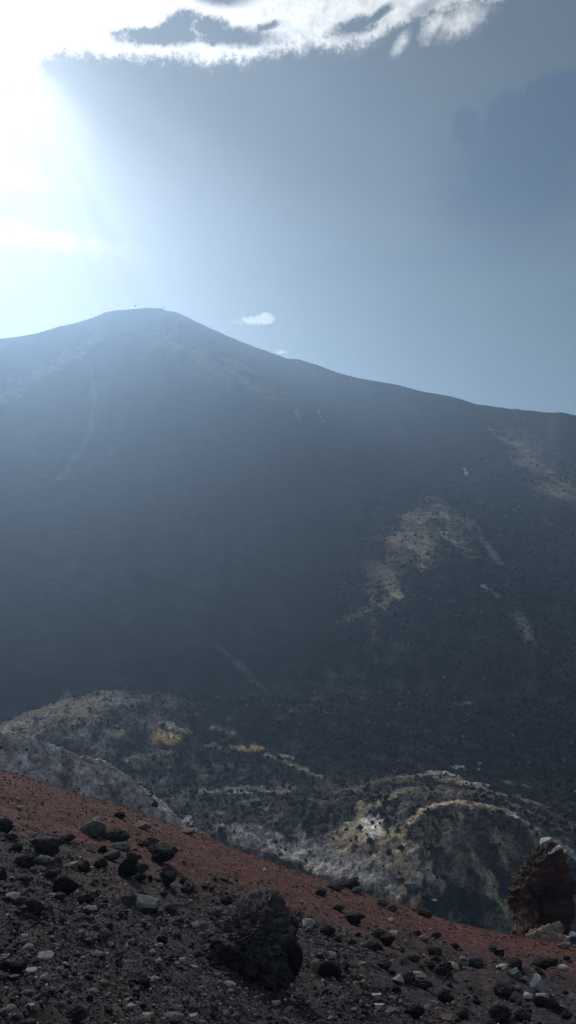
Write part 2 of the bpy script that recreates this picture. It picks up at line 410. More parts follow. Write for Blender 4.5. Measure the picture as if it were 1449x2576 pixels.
def rounded(seed, sub=5):
    d, f = ICO[sub]; o = seed * 7.7
    r = 1 + .25 * vnoise3(d * 1.2 + o, seed) + .06 * vnoise3(d * 4 + o, seed + 1) + .03 * vnoise3(d * 11 + o, seed + 2)
    return norm_ext(d * r[:, None]), f

def angular(seed, sub=5, n=11):
    d, f = ICO[sub]; g = np.random.default_rng(seed + 900)
    N = g.normal(size=(n, 3)); N /= np.linalg.norm(N, axis=1)[:, None]
    N = np.concatenate([N, np.eye(3), -np.eye(3)]); h = np.concatenate([g.uniform(.55, .95, n), np.full(6, 1.05)])
    dots = d @ N.T
    r = np.where(dots > .05, h / np.maximum(dots, .05), 9).min(1)
    r = r + .02 * vnoise3(d * 9 + seed, seed) + .035 * vnoise3(d * 3 + seed, seed + 1)
    return norm_ext(d * r[:, None]), f

def slab(seed, sub=4): return angular(seed + 40, sub, 8)

TEMPL = {}
for s in range(12): TEMPL[('c', s)] = cinder(s + 1)
for s in range(5): TEMPL[('r', s)] = rounded(s + 30)
for s in range(12): TEMPL[('a', s)] = angular(s + 60)
TEMPL[('C', 0)] = cinder(201, 6); TEMPL[('C', 1)] = cinder(202, 6); TEMPL[('C', 2)] = cinder(203, 6)
MESHES = {}
def stone_mesh(kind, s, mat):
    key = (kind, s, mat)
    if key not in MESHES:
        v, f = TEMPL[(kind, s)]
        me = mesh_np('stone', v, tris=f, smooth=kind != 'a')
        me.materials.append(M[mat]); MESHES[key] = me
    return MESHES[key]

NT = {'c': 12, 'r': 5, 'a': 12, 'C': 3}
def put_stone(px, py, w, h, kind, mat, label, name='boulder', cat='rock', group=None, sink=.2, rot=None, s=None):
    g = hit(px, min(py + .28 * h, 2700))
    if g is None: return None
    W = w / F * g[1]; Hh = h / F * g[1]
    dp = .8 * W
    hz = max((Hh - dp * .38) / .92, .55 * W * (1 if h > .6 * w else .7))
    s = random.randrange(NT[kind]) if s is None else s
    o = bpy.data.objects.new(name, stone_mesh(kind, s, mat))
    o.scale = (W / 2, dp / 2, hz / 2)
    o.rotation_euler = (random.uniform(-.15, .15), random.uniform(-.15, .15), random.choice((0, math.pi)) + random.uniform(-.35, .35) if rot is None else rot)
    o.location = (g[0], g[1] + .12 * dp, g[2] + hz * (.5 - sink * .6))
    link(o); tag(o, label, cat, group)
    return o

# placed stones: (view, x, y, w, h, shape, material, label). view 1 / 2 are the left and right halves of the lower picture
ST = [
 (1,97,292,30,30,'a','pale','small pale angular stone alone high on the red slope at far left'),
 (1,92,246,20,10,'a','pale','tiny pale chip just above the lone pale stone on the red slope'),
 (1,600,330,52,34,'c','black','dark ragged cinder on the red slope above the pale-topped boulder'),
 (1,465,398,108,100,'r','grey','rounded grey boulder with pale top at the upper left of the red slope'),
 (1,497,352,45,30,'a','pale','pale stone resting on top of the rounded grey boulder'),
 (1,572,435,140,72,'c','dark','low lumpy dark boulder right of the rounded grey boulder'),
 (1,713,384,76,32,'a','pink','flat pale pink slab on the upper red slope'),
 (1,797,404,20,18,'a','pale','small pale chip right of the flat pink slab'),
 (1,940,414,56,28,'a','tan','flat brown slab on the red slope close to the brink'),
 (1,1337,508,46,26,'a','tan','brown stone at the brink of the red slope above the pale crust'),
 (1,1436,556,52,38,'a','pink','dusky pink block near the middle of the red brink'),
 (1,1117,636,60,46,'a','tan','solitary tan boulder with a shaded lower side in the middle of the red slope'),
 (1,1329,608,26,16,'a','pale','small pale stone right of the solitary tan boulder'),
 (1,1186,655,26,14,'r','red','low reddish stone just right of the solitary tan boulder'),
 (1,22,385,90,92,'c','black','large black cinder clump at the left picture edge below the red soil'),
 (1,60,440,60,44,'c','dark','dark grey lump below the black clump at the left edge'),
 (1,238,490,150,112,'C','dark','big lumpy boulder with a rounded grey left shoulder, left of the red hollow'),
 (1,205,465,85,70,'r','grey','smooth grey shoulder stone leaning on the big lumpy boulder'),
 (1,172,432,34,30,'r','grey','small grey stone behind the grey shoulder stone'),
 (1,335,448,78,34,'c','black','flat black cinder between the lumpy boulder and the rounded grey boulder'),
 (1,85,490,52,54,'c','dark','dark block left of the big lumpy boulder'),
 (1,125,570,100,70,'c','black','dark cinder heap below and left of the big lumpy boulder'),
 (1,225,560,90,34,'c','grey','low greyish rubble block in front of the big lumpy boulder'),
 (1,560,533,74,58,'r','grey','smooth rounded grey-green stone in the middle of the boulder cluster'),
 (1,605,490,84,46,'c','grey','grey flat-topped stone just behind the smooth rounded stone'),
 (1,515,503,42,46,'c','black','small black cinder left of the smooth rounded stone'),
 (1,740,470,104,58,'c','dark','ragged dark boulder behind the large black block of the cluster'),
 (1,812,540,140,92,'C','black','large black flat-topped boulder at the right of the boulder cluster'),
 (1,665,540,58,50,'c','red','dark reddish cinder behind the upright black boulder'),
 (1,642,602,84,108,'C','black','upright black boulder in the centre of the cluster'),
 (1,710,598,72,60,'c','dark','knobbly dark stone touching the upright black boulder on its right'),
 (1,700,645,62,40,'c','black','black cinder at the foot of the knobbly dark stone'),
 (1,845,655,80,80,'C','black','square black boulder standing alone right of the cluster on brown soil'),
 (1,826,602,36,26,'c','dark','small dark cinder on the soil above the square black boulder'),
 (1,918,660,26,28,'c','dark','small dark pebble right of the square black boulder'),
 (1,360,580,52,20,'a','pale','thin pale slab left of the reddish pair of boulders'),
 (1,458,594,22,18,'a','pale','small pale chip lying between the reddish pair of boulders'),
 (1,416,592,68,62,'c','red','left one of the reddish-brown pair of boulders'),
 (1,500,580,72,70,'c','red','right one of the reddish-brown pair of boulders'),
 (1,757,650,26,40,'c','red','upright reddish pebble between the upright black and the square black boulder'),
 (1,320,690,118,112,'C','black','large black boulder left of centre in the dark rubble'),
 (1,258,628,70,44,'c','dark','dark lump above the large black boulder of the left rubble'),
 (1,300,735,50,40,'r','dark','small rounded stone at the foot of the large black left boulder'),
 (1,125,650,76,44,'c','dark','dark rough block on bare soil near the left edge'),
 (1,12,640,52,60,'c','dark','dark stone with pale top cut by the left picture edge'),
 (1,10,626,34,18,'a','pale','pale cap stone at the left picture edge'),
 (1,60,738,60,46,'a','pale','pale grey angular stone near the left edge above dark rubble'),
 (1,160,792,100,84,'C','black','black lumpy boulder below the pale grey angular stone'),
 (1,95,765,60,40,'c','dark','dark lump between the pale grey angular stone and the black boulder'),
 (1,425,755,80,60,'c','black','black cinder right of the large black left boulder'),
 (1,725,775,116,74,'a','pale','split pale slab with a dark shaded front in the middle left rubble'),
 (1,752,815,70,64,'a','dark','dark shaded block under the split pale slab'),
 (1,640,765,82,54,'a','dark','dark angular block left of the split pale slab'),
 (1,695,735,80,44,'c','black','black cinder behind the split pale slab'),
 (1,858,800,62,38,'c','grey','grey ribbed stone right of the split pale slab'),
 (1,455,803,62,22,'a','pale','broken pale flake left of centre on a dark stone'),
 (1,435,820,56,34,'c','black','dark stone carrying the broken pale flake'),
 (1,940,775,26,34,'a','yellow','small yellowish stone on the brown soil left of the big boulder'),
 (1,945,830,18,14,'a','yellow','tiny yellowish chip below the small yellowish stone'),
 (1,945,705,70,46,'c','dark','dark knobbly cinder on the brown soil below the tan boulder'),
 (1,820,725,40,28,'r','dark','rounded dark stone above the split pale slab'),
 (1,918,738,34,14,'a','grey','flat grey chip left of the grey block on brown soil'),
 (1,1013,884,74,42,'a','grey','wedge-shaped slab with a light top left of the big boulder'),
 (1,975,880,34,26,'a','pale','pale chip touching the wedge-shaped slab'),
 (1,1138,760,54,54,'r','dark','rounded dark boulder on brown soil above the big boulder'),
 (1,1100,815,50,44,'r','grey','grey rounded stone behind the left shoulder of the big boulder'),
 (1,1145,822,46,34,'c','black','black cinder behind the left shoulder of the big boulder'),
 (1,1210,810,80,48,'c','dark','dark cinder directly behind the top of the big boulder'),
 (1,1380,830,60,52,'r','black','black rounded stone behind the right side of the big boulder'),
 (1,1330,808,34,22,'c','dark','small dark cinder left of the black rounded stone'),
 (1,225,1046,72,50,'a','pale','pale slab with a grey broken side in the lower left gravel'),
 (1,155,1112,50,24,'a','white','whitish flake below the pale slab in the lower left gravel'),
 (1,20,1090,60,56,'c','black','black lumpy cinder at the lower left picture edge'),
 (1,85,1095,84,54,'c','black','low black cinder right of the one at the lower left edge'),
 (1,20,1142,44,36,'r','grey','rounded grey stone at the left edge in the lower gravel'),
 (1,530,930,52,52,'r','grey','dull grey rounded stone in the middle of the left gravel'),
 (1,550,890,46,38,'c','black','black cinder behind the dull grey rounded stone'),
 (1,815,957,50,46,'c','black','black cinder in the gravel left of the big boulder'),
 (1,985,1030,54,44,'r','dark','dark rounded stone touching the left foot of the big boulder'),
 (1,922,1057,36,26,'a','pale','pale stone left of the foot of the big boulder'),
 (1,838,1050,30,26,'a','grey','grey chip in the gravel left of the big boulder'),
 (1,1155,1187,56,46,'r','pale','pale rounded stone in front of the big boulder'),
 (1,1070,1280,24,24,'a','yellow','small yellowish chip near the bottom below the pale rounded stone'),
 (1,1388,1278,36,24,'a','pale','small pale wedge in front of the shaded base of the big boulder'),
 (1,700,1165,96,50,'c','black','low black cinder in the bottom gravel left of centre'),
 (1,520,1175,40,26,'a','pink','pinkish chip left of the low black cinder'),
 (1,870,1350,96,56,'r','grey','grey rounded stone cut by the bottom edge left of centre'),
 (1,972,1350,54,48,'a','pale','pale grey angular stone at the bottom edge left of centre'),
 (1,375,1340,110,66,'c','dark','wide dark cinder at the bottom edge on the left'),
 (1,50,1305,60,34,'a','pink','dull pink slab in the bottom left corner'),
 (1,150,1290,40,24,'a','pale','pale chip in the bottom left gravel'),
 (1,740,1335,40,20,'a','pale','pale flake at the bottom edge between two grey stones'),
 (1,268,1212,46,22,'a','grey','flat grey chip in the lower left gravel'),
 (1,300,1103,34,22,'a','pale','pale chip right of the pale slab in the lower left gravel'),
 (1,120,940,30,20,'a','pale','pale chip in the gravel below the black lumpy boulder'),
 (1,262,942,18,18,'a','white','tiny white chip in the left gravel'),
 (2,570,653,42,24,'c','black','black flat cinder on the brink below the tan fumarole ground'),
 (2,618,688,56,44,'a','grey','grey tilted slab on the brink right of the flat cinder'),
 (2,700,742,46,40,'c','black','black cinder perched on the brink in front of the dark hollow'),
 (2,737,758,20,12,'a','pale','pale chip beside the black cinder on the brink'),
 (2,240,692,84,48,'c','dark','left dark rock of the heap on the red slope'),
 (2,318,680,74,62,'c','dark','tallest dark rock of the heap on the red slope'),
 (2,165,716,60,46,'c','dark','dark rock at the left end of the heap on the red slope'),
 (2,172,694,28,18,'a','yellow','small yellowish stone on the left end of the rock heap'),
 (2,345,710,50,40,'c','grey','greyish rock at the right end of the heap on the red slope'),
 (2,405,715,36,26,'c','dark','small dark rock right of the heap on the red slope'),
 (2,477,772,48,52,'r','grey','egg-shaped pale grey-green stone right of the rock heap'),
 (2,520,800,60,36,'c','dark','dark crumbly lump right of the egg-shaped stone'),
 (2,335,855,84,76,'C','black','black boulder standing alone below the rock heap'),
 (2,255,795,70,36,'c','dark','low dark rubble lump below the rock heap'),
 (2,517,858,30,16,'a','pale','pale chip right of the black boulder below the heap'),
 (2,690,826,70,40,'c','red','dark reddish clod on the red strip'),
 (2,635,800,30,26,'a','pink','pinkish chip left of the dark reddish clod'),
 (2,940,860,46,30,'c','dark','dark flat stone of the pair on the right red strip'),
 (2,970,882,34,32,'r','red','rounded reddish stone of the pair on the right red strip'),
 (2,1048,968,30,18,'a','tan','small orange tan flake at the lower edge of the red strip'),
 (2,1064,1020,54,44,'a','black','black pointed stone below the orange tan flake'),
 (2,1028,998,50,30,'c','dark','dark cinder under the orange tan flake'),
 (2,1392,986,52,38,'a','pink','pinkish block on the red strip near the right edge'),
 (2,1405,1048,34,30,'a','dark','dark angular stone near the right edge below the red strip'),
 (2,715,905,16,14,'a','pale','tiny pale stone on dark soil below the reddish clod'),
 (2,100,876,58,56,'a','pale','pale grey angular block right of the big boulder'),
 (2,30,872,50,42,'c','black','black cinder between the big boulder and the pale grey block'),
 (2,105,905,44,36,'a','grey','grey angular block below the pale grey block'),
 (2,200,912,70,60,'c','red','brownish knobbly stone right of the pale grey block'),
 (2,252,960,36,36,'c','black','small black cinder below the brownish knobbly stone'),
 (2,500,962,70,66,'C','black','black boulder with a pale flake on top, right of centre'),
 (2,526,922,42,20,'a','pale','pale flake lying on the black boulder right of centre'),
 (2,452,926,60,32,'c','dark','dark flat cinder left of the black boulder with the flake'),
 (2,430,992,80,52,'c','dark','dark cinder heap below the flat cinder'),
 (2,685,950,42,30,'c','pink','dusty pinkish grey stone on the dark soil'),
 (2,745,940,56,36,'c','black','black flat cinder right of the dusty pinkish stone'),
 (2,650,925,40,34,'c','dark','dark cinder left of the dusty pinkish stone'),
 (2,846,988,34,34,'c','black','small round black cinder alone on the soil'),
 (2,738,1013,72,40,'c','dark','dark crusty lump left of the small round black cinder'),
 (2,945,1076,64,62,'a','dark','dark grey angular boulder with a pale speck on top'),
 (2,880,1048,32,16,'a','tan','flat brown chip left of the dark grey angular boulder'),
 (2,1140,1085,66,46,'a','black','black jagged stone above the grey block at right'),
 (2,1083,1100,60,20,'a','pale','flat pale slab left of the black jagged stone'),
 (2,1140,1130,66,48,'a','grey','blocky grey stone in front of the black jagged stone'),
 (2,1280,1082,100,50,'c','black','wide black cinder mass near the right edge'),
 (2,1335,1066,50,40,'a','black','pointed black cinder right of the wide black mass'),
 (2,1388,1102,46,28,'r','pale','smooth pale grey stone near the right edge'),
 (2,210,1112,108,94,'C','black','large black boulder just right of the big boulder'),
 (2,146,1087,48,58,'a','yellow','pale yellowish upright stone leaning on the large black boulder'),
 (2,216,1030,42,26,'a','pale','pale chip behind the large black boulder'),
 (2,150,1030,44,36,'a','grey','grey chip behind the pale yellowish upright stone'),
 (2,580,1055,40,46,'a','yellow','yellowish angular stone left of the dark one in the middle right rubble'),
 (2,635,1050,54,36,'c','dark','dark stone right of the yellowish angular stone'),
 (2,830,1085,46,26,'a','pale','thin pale shard among the middle right cinders'),
 (2,475,1080,80,44,'c','dark','dark flat cinder mass left of the yellowish angular stone'),
 (2,373,1077,36,14,'a','yellow','flat yellowish chip right of the large black boulder'),
 (2,718,1087,42,38,'c','black','left black cinder of the touching pair at middle right'),
 (2,785,1106,76,64,'C','black','right black cinder of the touching pair at middle right'),
 (2,660,1132,62,34,'a','pale','pale topped slab in the middle right rubble heap'),
 (2,604,1150,80,56,'c','dark','dark boulder under the pale topped slab'),
 (2,553,1155,56,46,'a','pale','pale grey wedge left of the dark boulder in the rubble heap'),
 (2,380,1182,38,48,'a','tan','upright tan stone left of the rubble heap'),
 (2,446,1240,44,34,'a','pale','pale grey stone below the upright tan stone'),
 (2,1256,1188,58,94,'a','white','tall white upright stone near the lower right corner', 9),
 (2,1208,1240,40,26,'a','white','small white chip left of the tall white stone'),
 (2,1282,1243,56,40,'a','pale','pale slab leaning below the tall white stone'),
 (2,1300,1278,118,52,'C','black','black boulder below the tall white stone'),
 (2,1160,1200,40,18,'a','grey','flat grey chip left of the tall white stone'),
 (2,1090,1210,104,56,'c','black','dark cinder mass left of the tall white stone'),
 (2,1135,1255,40,36,'r','grey','grey blocky pebble below the dark cinder mass'),
 (2,1070,1335,100,92,'C','black','large black boulder at the bottom edge right of centre'),
 (2,1062,1290,50,36,'c','grey','grey knob on the large black boulder at the bottom'),
 (2,1180,1340,90,74,'c','dark','dark boulder at the bottom edge left of the corner'),
 (2,793,1348,64,38,'a','tan','pale tan slab at the bottom edge right of centre'),
 (2,830,1278,24,20,'a','tan','small tan stone above the pale tan slab'),
 (2,700,1295,30,20,'a','pale','small pale stone left of the small tan stone'),
 (2,525,1315,62,36,'a','grey','greyish slab at the bottom in the middle'),
 (2,452,1293,56,26,'a','pale','pale slab left of the greyish slab at the bottom'),
 (2,330,1305,28,22,'a','pale','little pale wedge at the bottom below the big boulder'),
 (2,248,1297,20,16,'a','yellow','tiny yellowish pebble at the bottom below the big boulder'),
 (2,540,1206,60,50,'c','black','black cinder below the pale grey wedge'),
 (2,680,1182,90,50,'c','dark','dark cinder below the pale topped slab'),
 (2,790,1215,56,34,'a','grey','light grey broken slab in the lower right rubble'),
 (2,795,1250,80,50,'c','black','black cinder under the light grey broken slab'),
 (2,950,1268,38,32,'c','black','small black cinder alone on bare soil at lower right'),
 (2,880,1335,54,46,'c','dark','dark stone right of the pale tan slab at the bottom'),
 (2,640,1320,90,60,'c','black','black cinder at the bottom between the greyish and tan slabs'),
 (2,1388,1300,40,36,'a','pink','pinkish stone in the lower right corner area'),
 (2,1405,1340,50,34,'c','black','black cinder in the lower right corner'),
 (2,1375,1290,20,16,'a','pale','pale chip beside the pinkish stone in the lower right corner'),
 (2,1438,930,44,24,'a','pale','pale slab on the brink at the right picture edge'),
 (2,1365,905,84,24,'a','pale','long pale slab on the brink right of the rock pinnacle'),
 (2,20,1000,60,40,'c','dark','dark cinder close to the right flank of the big boulder'),
 (2,320,970,46,34,'c','dark','dark cinder between the small black one and the cinder heap'),
]
for k, (vw, x, y, w, h, kind, mat, lab, *sd_) in enumerate(ST):
    px = x * .5 + (724.5 if vw == 2 else 0); py = 1886.7 + y * .5
    nm = 'boulder' if w * h > 3500 else 'stone'
    put_stone(px, py, w * .5 * 1.18, h * .5 * 1.18, kind, mat, lab, nm, 'boulder' if nm == 'boulder' else 'stone', s=sd_[0] if sd_ else None)

# two pale boulders out on the lava field
put_stone(1207, 1921, 11, 10, 'a', 'pale', 'upper of two small pale boulders far out on the lava field', 'boulder', 'boulder')
put_stone(1204, 1936, 9, 9, 'a', 'pale', 'lower of two small pale boulders far out on the lava field', 'boulder', 'boulder')

# unlisted middle-sized stones lying in the litter: alike, so they share their labels by patch of ground
def litter(n, zone, group, label, mats, sz, kinds):
    done = 0
    while done < n:
        px = random.uniform(zone[0], zone[2]); py = random.uniform(zone[1], zone[3])
        ey = np.interp(px, [e[0] for e in EDGE], [e[1] for e in EDGE])
        if py < ey + 40 or abs(px - 640) < 130 and 2215 < py < 2520: continue
        w = random.uniform(*sz); kd = random.choice(kinds)
        if put_stone(px, py, w, w * random.uniform(.5, .85), kd, random.choice(mats), label, 'stone', 'stone', group, sink=.4): done += 1
litter(34, (0, 2340, 480, 2576), 'dark stones in the lower left gravel', 'one of the small dark stones strewn through the lower left gravel', ['dark', 'black', 'red', 'dark'], (10, 24), ['c', 'c', 'r', 'a'])
litter(26, (760, 2330, 1120, 2576), 'dark stones in the lower middle gravel', 'one of the small dark stones strewn right of the big boulder', ['dark', 'black', 'red', 'dark'], (10, 24), ['c', 'c', 'r', 'a'])
litter(26, (1120, 2420, 1449, 2576), 'dark stones in the lower right gravel', 'one of the small dark stones strewn in the lower right corner', ['dark', 'black', 'red'], (9, 20), ['c', 'c', 'a'])
litter(22, (0, 2130, 420, 2340), 'dark stones among the left boulders', 'one of the small dark cinders scattered between the left boulders', ['dark', 'black', 'red'], (9, 20), ['c'])
litter(14, (0, 2380, 520, 2576), 'pale chips in the lower left gravel', 'one of the small pale chips scattered in the lower left gravel', ['pale', 'grey', 'pink'], (7, 13), ['a'])

# ------------------------------------------------------------------ the big boulder at the bottom
def blob(center, ells, sub, seed, amp, freq=3.0):
    d, f = ICO[sub]; R0 = np.zeros(len(d))
    for (c, s) in ells:                                   # furthest crossing of each ellipsoid along every direction
        c = np.array(c, float) - center; s = np.array(s, float)
        dd = d / s; cc = c / s
        A_ = (dd * dd).sum(1); B_ = -2 * (dd * cc).sum(1); C_ = (cc * cc).sum() - 1
        disc = B_ * B_ - 4 * A_ * C_
        t = np.where(disc > 0, (-B_ + np.sqrt(np.maximum(disc, 0))) / (2 * A_), 0)
        R0 = np.maximum(R0, t)
    p = chip(center + d * R0[:, None], seed, 26, .72, .95)
    crack = np.exp(-(vnoise3(p * freq * .9 + seed, seed + 11) / .07) ** 2) + .7 * np.exp(-(vnoise3(p * freq * 2.1 + seed, seed + 12) / .09) ** 2)
    p = p - d * (.55 * amp * crack)[:, None]
    n = amp * (.55 * (1 - 2 * np.abs(vnoise3(p * freq + seed, seed))) + .5 * (1 - 2 * np.abs(vnoise3(p * freq * 2.3 + seed, seed + 1))) + .32 * (1 - 2 * np.abs(vnoise3(p * freq * 5.1 + seed, seed + 2))) + .18 * vnoise3(p * freq * 11 + seed, seed + 3) + .1 * vnoise3(p * freq * 23, seed + 5))
    return p + d * n[:, None], f

gb = hit(640, 2470); u_ = gb[1] / F                       # metres per picture unit at the boulder
root = link(bpy.data.objects.new('lava_boulder', None)); root.location = gb
tag(root, 'largest boulder, a rugged dark lava block with undercut black base at the bottom centre', 'boulder')
def E(px, py, dy, sx, sy, sz):                            # an ellipsoid of the boulder, given in picture units
    return (((px - 640) * u_, dy * u_, (2470 - py) * u_ * .98 - dy * u_ * .0), (sx * u_, sy * u_, sz * u_))
ells = [E(650, 2435, 60, 94, 95, 70), E(608, 2415, 110, 84, 95, 56), E(658, 2385, 150, 64, 80, 50), E(552, 2450, 105, 68, 80, 38), E(698, 2390, 130, 48, 70, 48), E(655, 2462, 60, 88, 80, 43), E(530, 2468, 90, 52, 60, 28), E(580, 2482, 40, 62, 50, 26)]
lr = np.random.default_rng(3); base_ = list(ells); cen = np.array((0., 90 * u_, 75 * u_))
for k in range(90):
    dd = lr.normal(size=3); dd[2] = abs(dd[2]) * .9; dd /= np.linalg.norm(dd); t_ = 0
    for c_, s_ in base_:
        c2 = (np.array(c_) - cen) / s_; d2 = dd / np.array(s_); A_ = d2 @ d2; B_ = -2 * d2 @ c2; C_ = c2 @ c2 - 1; di = B_ * B_ - 4 * A_ * C_
        if di > 0: t_ = max(t_, (-B_ + di ** .5) / (2 * A_))
    q_ = lr.uniform(8, 36) * u_
    ells.append((tuple(cen + dd * (t_ - .1 * q_)), (q_ * lr.uniform(.8, 1.5), q_ * lr.uniform(.8, 1.3), q_ * lr.uniform(.6, 1.1))))
v, f = blob(cen, ells, 7, 5, 13 * u_, 1 / (30 * u_))
me = mesh_np('rugged_body', v, tris=f); me.materials.append(rock_mat('boulder_lava', (.020, .018, .020), (.078, .070, .070), 11, 1.0, .03))
link(bpy.data.objects.new('rugged_body', me), root)
ells = [E(722, 2425, 45, 38, 55, 66), E(712, 2455, 40, 40, 50, 46)]
v, f = blob(np.array((80 * u_, 45 * u_, 45 * u_)), ells, 5, 9, 3.5 * u_, 1 / (40 * u_))
me = mesh_np('smooth_lobe', v, tris=f); me.materials.append(M['black'])
link(bpy.data.objects.new('smooth_lobe', me), root)
v, f = angular(77, 4); v = v * np.array((22, 16, 8)) * u_ + np.array((-8, -22, 38)) * u_
me = mesh_np('embedded_clast', v, tris=f, smooth=False); me.materials.append(M['red'])
tag(link(bpy.data.objects.new('embedded_clast', me), root), 'brownish flat clast stuck in the front')

# ------------------------------------------------------------------ rock pinnacle beyond the brink at right
yp = 22.0; up_ = yp / F
bx, by, bz = up(1368, 2352, yp)
root = link(bpy.data.objects.new('rock_pinnacle', None)); root.location = (bx, by, bz)
tag(root, 'dark reddish-brown rock pinnacle with two pale cap stones beyond the brink', 'rock pinnacle')
def P(px, py, dy, sx, sy, sz): return (((px - 1368) * up_, dy * up_, (2352 - py) * up_), (sx * up_, sy * up_, sz * up_))
ells = [P(1384, 2168, 30, 42, 40, 50), P(1386, 2142, 26, 27, 30, 28), P(1392, 2225, 34, 48, 48, 62), P(1338, 2236, 20, 34, 36, 42), P(1330, 2300, 14, 38, 42, 58), P(1404, 2298, 42, 46, 54, 78), P(1366, 2296, 25, 52, 44, 60), P(1372, 2390, 40, 80, 70, 62)]
cen = np.array((8 * up_, 32 * up_, 110 * up_)); base_ = list(ells)
for k in range(70):
    dd = lr.normal(size=3); dd /= np.linalg.norm(dd); t_ = 0
    for c_, s_ in base_:
        c2 = (np.array(c_) - cen) / s_; d2 = dd / np.array(s_); A_ = d2 @ d2; B_ = -2 * d2 @ c2; C_ = c2 @ c2 - 1; di = B_ * B_ - 4 * A_ * C_
        if di > 0: t_ = max(t_, (-B_ + di ** .5) / (2 * A_))
    q_ = lr.uniform(8, 24) * up_
    ells.append((tuple(cen + dd * (t_ - .45 * q_)), (q_ * lr.uniform(.8, 1.3), q_, q_ * lr.uniform(.8, 1.6))))
v, f = blob(cen, ells, 7, 15, 9 * up_, 1 / (44 * up_))
me = mesh_np('rock_body', v, tris=f)
m, nt, b = new_mat('pinnacle_rock')
f1 = ramp(nt, noise(nt, 1.3, 7, .6), .35, .65); f2 = ramp(nt, noise(nt, 3.0, 9, .7, dist=1.0), .43, .60)
tc = nt.nodes.new('ShaderNodeTexCoord'); sx = nt.nodes.new('ShaderNodeSeparateXYZ'); nt.links.new(tc.outputs['Object'], sx.inputs[0])
low = ramp(nt, sx.outputs[2], 0.85, .35); lx = ramp(nt, sx.outputs[0], -.12, -.32)
col = mixc(nt, f1, (.028, .021, .021), (.074, .040, .034))
mm = nt.nodes.new('ShaderNodeMath'); mm.operation = 'MULTIPLY'; nt.links.new(low, mm.inputs[0]); nt.links.new(f2, mm.inputs[1])
m2 = nt.nodes.new('ShaderNodeMath'); m2.operation = 'MULTIPLY'; nt.links.new(mm.outputs[0], m2.inputs[0]); nt.links.new(lx, m2.inputs[1])
col = mixc(nt, m2.outputs[0], col, (.42, .33, .25))
nt.links.new(col, b.inputs['Base Color']); bump(nt, b, noise(nt, 7, 9, .7), 1.0, .05)
me.materials.append(m)
link(bpy.data.objects.new('rock_body', me), root)
for (px, py, dx, dz, s, rz) in ((1377, 2120, 18, 2.7, 81, .36), (1394, 2136, 19, 2.9, 83, .60)):
    v, f = angular(s, 4, 9); v = v * np.array((dx, 13, dz)) * up_
    c_, s_ = math.cos(-rz), math.sin(-rz)
    v = np.stack([v[:, 0] * c_ + v[:, 2] * s_, v[:, 1], -v[:, 0] * s_ + v[:, 2] * c_], 1)
    v += np.array(((px - 1368) * up_, 18 * up_ - (py - 2121) * up_ * 1.2, (2352 - py) * up_))
    me = mesh_np('cap_stone', v, tris=f, smooth=False); me.materials.append(M['pale'])
    tag(link(bpy.data.objects.new('cap_stone', me), root), 'thin pale cap slab')
v, f = cinder(55, 5, .4, .14)
ya = 19.6; ua = ya / F
v = v * np.array((68, 40, 48)) * ua
o = link(bpy.data.objects.new('crust_outcrop', mesh_np('crust_outcrop', v, tris=f))); o.location = up(1372, 2372, ya)
o.data.materials.append(rock_mat('pale_crust', (.12, .095, .08), (.42, .35, .28), 3.2, 1.0, .05, 0))
tag(o, 'pale crumbly crust outcrop at the foot of the rock pinnacle', 'outcrop')

# ------------------------------------------------------------------ loose gravel and lava rubble (uncountable)
def scatter(name, n, pts, sizes, cols, sub, kind='stuff', label=None, cat=None, flat=(.45, .95), sink=.15):
    base, f = ICO[sub]
    T = []
    for k in range(14):
        g = np.random.default_rng(500 + k)
        N = g.normal(size=(7, 3)); N /= np.linalg.norm(N, axis=1)[:, None]
        r = np.where(base @ N.T > .1, g.uniform(.5, .95, 7) / np.maximum(base @ N.T, .1), 1.15).min(1) * g.uniform(.85, 1.15, len(base))
        T.append(base * r[:, None])
    T = np.array(T)
    ti = RNG.integers(0, 14, n); v = T[ti].copy()
    sc = np.stack([RNG.uniform(.75, 1.3, n), RNG.uniform(.75, 1.3, n), RNG.uniform(*flat, n)], 1) * sizes[:, None] * .5
    v = v * sc[:, None, :]
    th = RNG.uniform(0, 2 * math.pi, n); c, s = np.cos(th)[:, None], np.sin(th)[:, None]
    tl = RNG.normal(0, .35, n)[:, None]; ct, s2 = np.cos(tl), np.sin(tl)
    x, y, z = v[..., 0], v[..., 1], v[..., 2]
    x, z = x * ct + z * s2, -x * s2 + z * ct
    x, y = x * c - y * s, x * s + y * c
    co_ = np.stack([x, y, z], -1) + pts[:, None, :] + np.array((0, 0, 1.)) * (sizes * (.5 * np.mean(flat) - sink))[:, None, None]
    nv = len(base)
    fa = (f[None] + (np.arange(n) * nv)[:, None, None]).reshape(-1, 3)
    me_ = mesh_np(name, co_.reshape(-1, 3), tris=fa, smooth=False)
    set_color(me_, np.repeat(cols, nv, 0))
    me_.materials.append(land_mat(name + '_stone', 20, 60, 60, .01, .5, .8, 1.2) if sizes.max() < .5 else land_mat(name + '_block', 2, 6, 4, .1, .7, .7, 1.3))
    o_ = link(bpy.data.objects.new(name, me_)); tag(o_, label, cat, None, kind)
    return o_

def pick_cols(n, p, table):
    t = np.array(table); k = RNG.choice(len(table), n, p=np.array(p) / sum(p))
    return t[k] * RNG.uniform(.7, 1.35, n)[:, None]

DK = (.018, .017, .019); GD = (.047, .041, .047); RB = (.060, .036, .034); GP = (.13, .125, .12); PL = (.34, .32, .29); TN = (.22, .16, .12); RD = (.086, .033, .026)
def fg_points(n):
    a = RNG.uniform(D(-24), D(24), n); r = 3.2 + (21 - 3.2) * RNG.power(1.35, n)
    return a, r
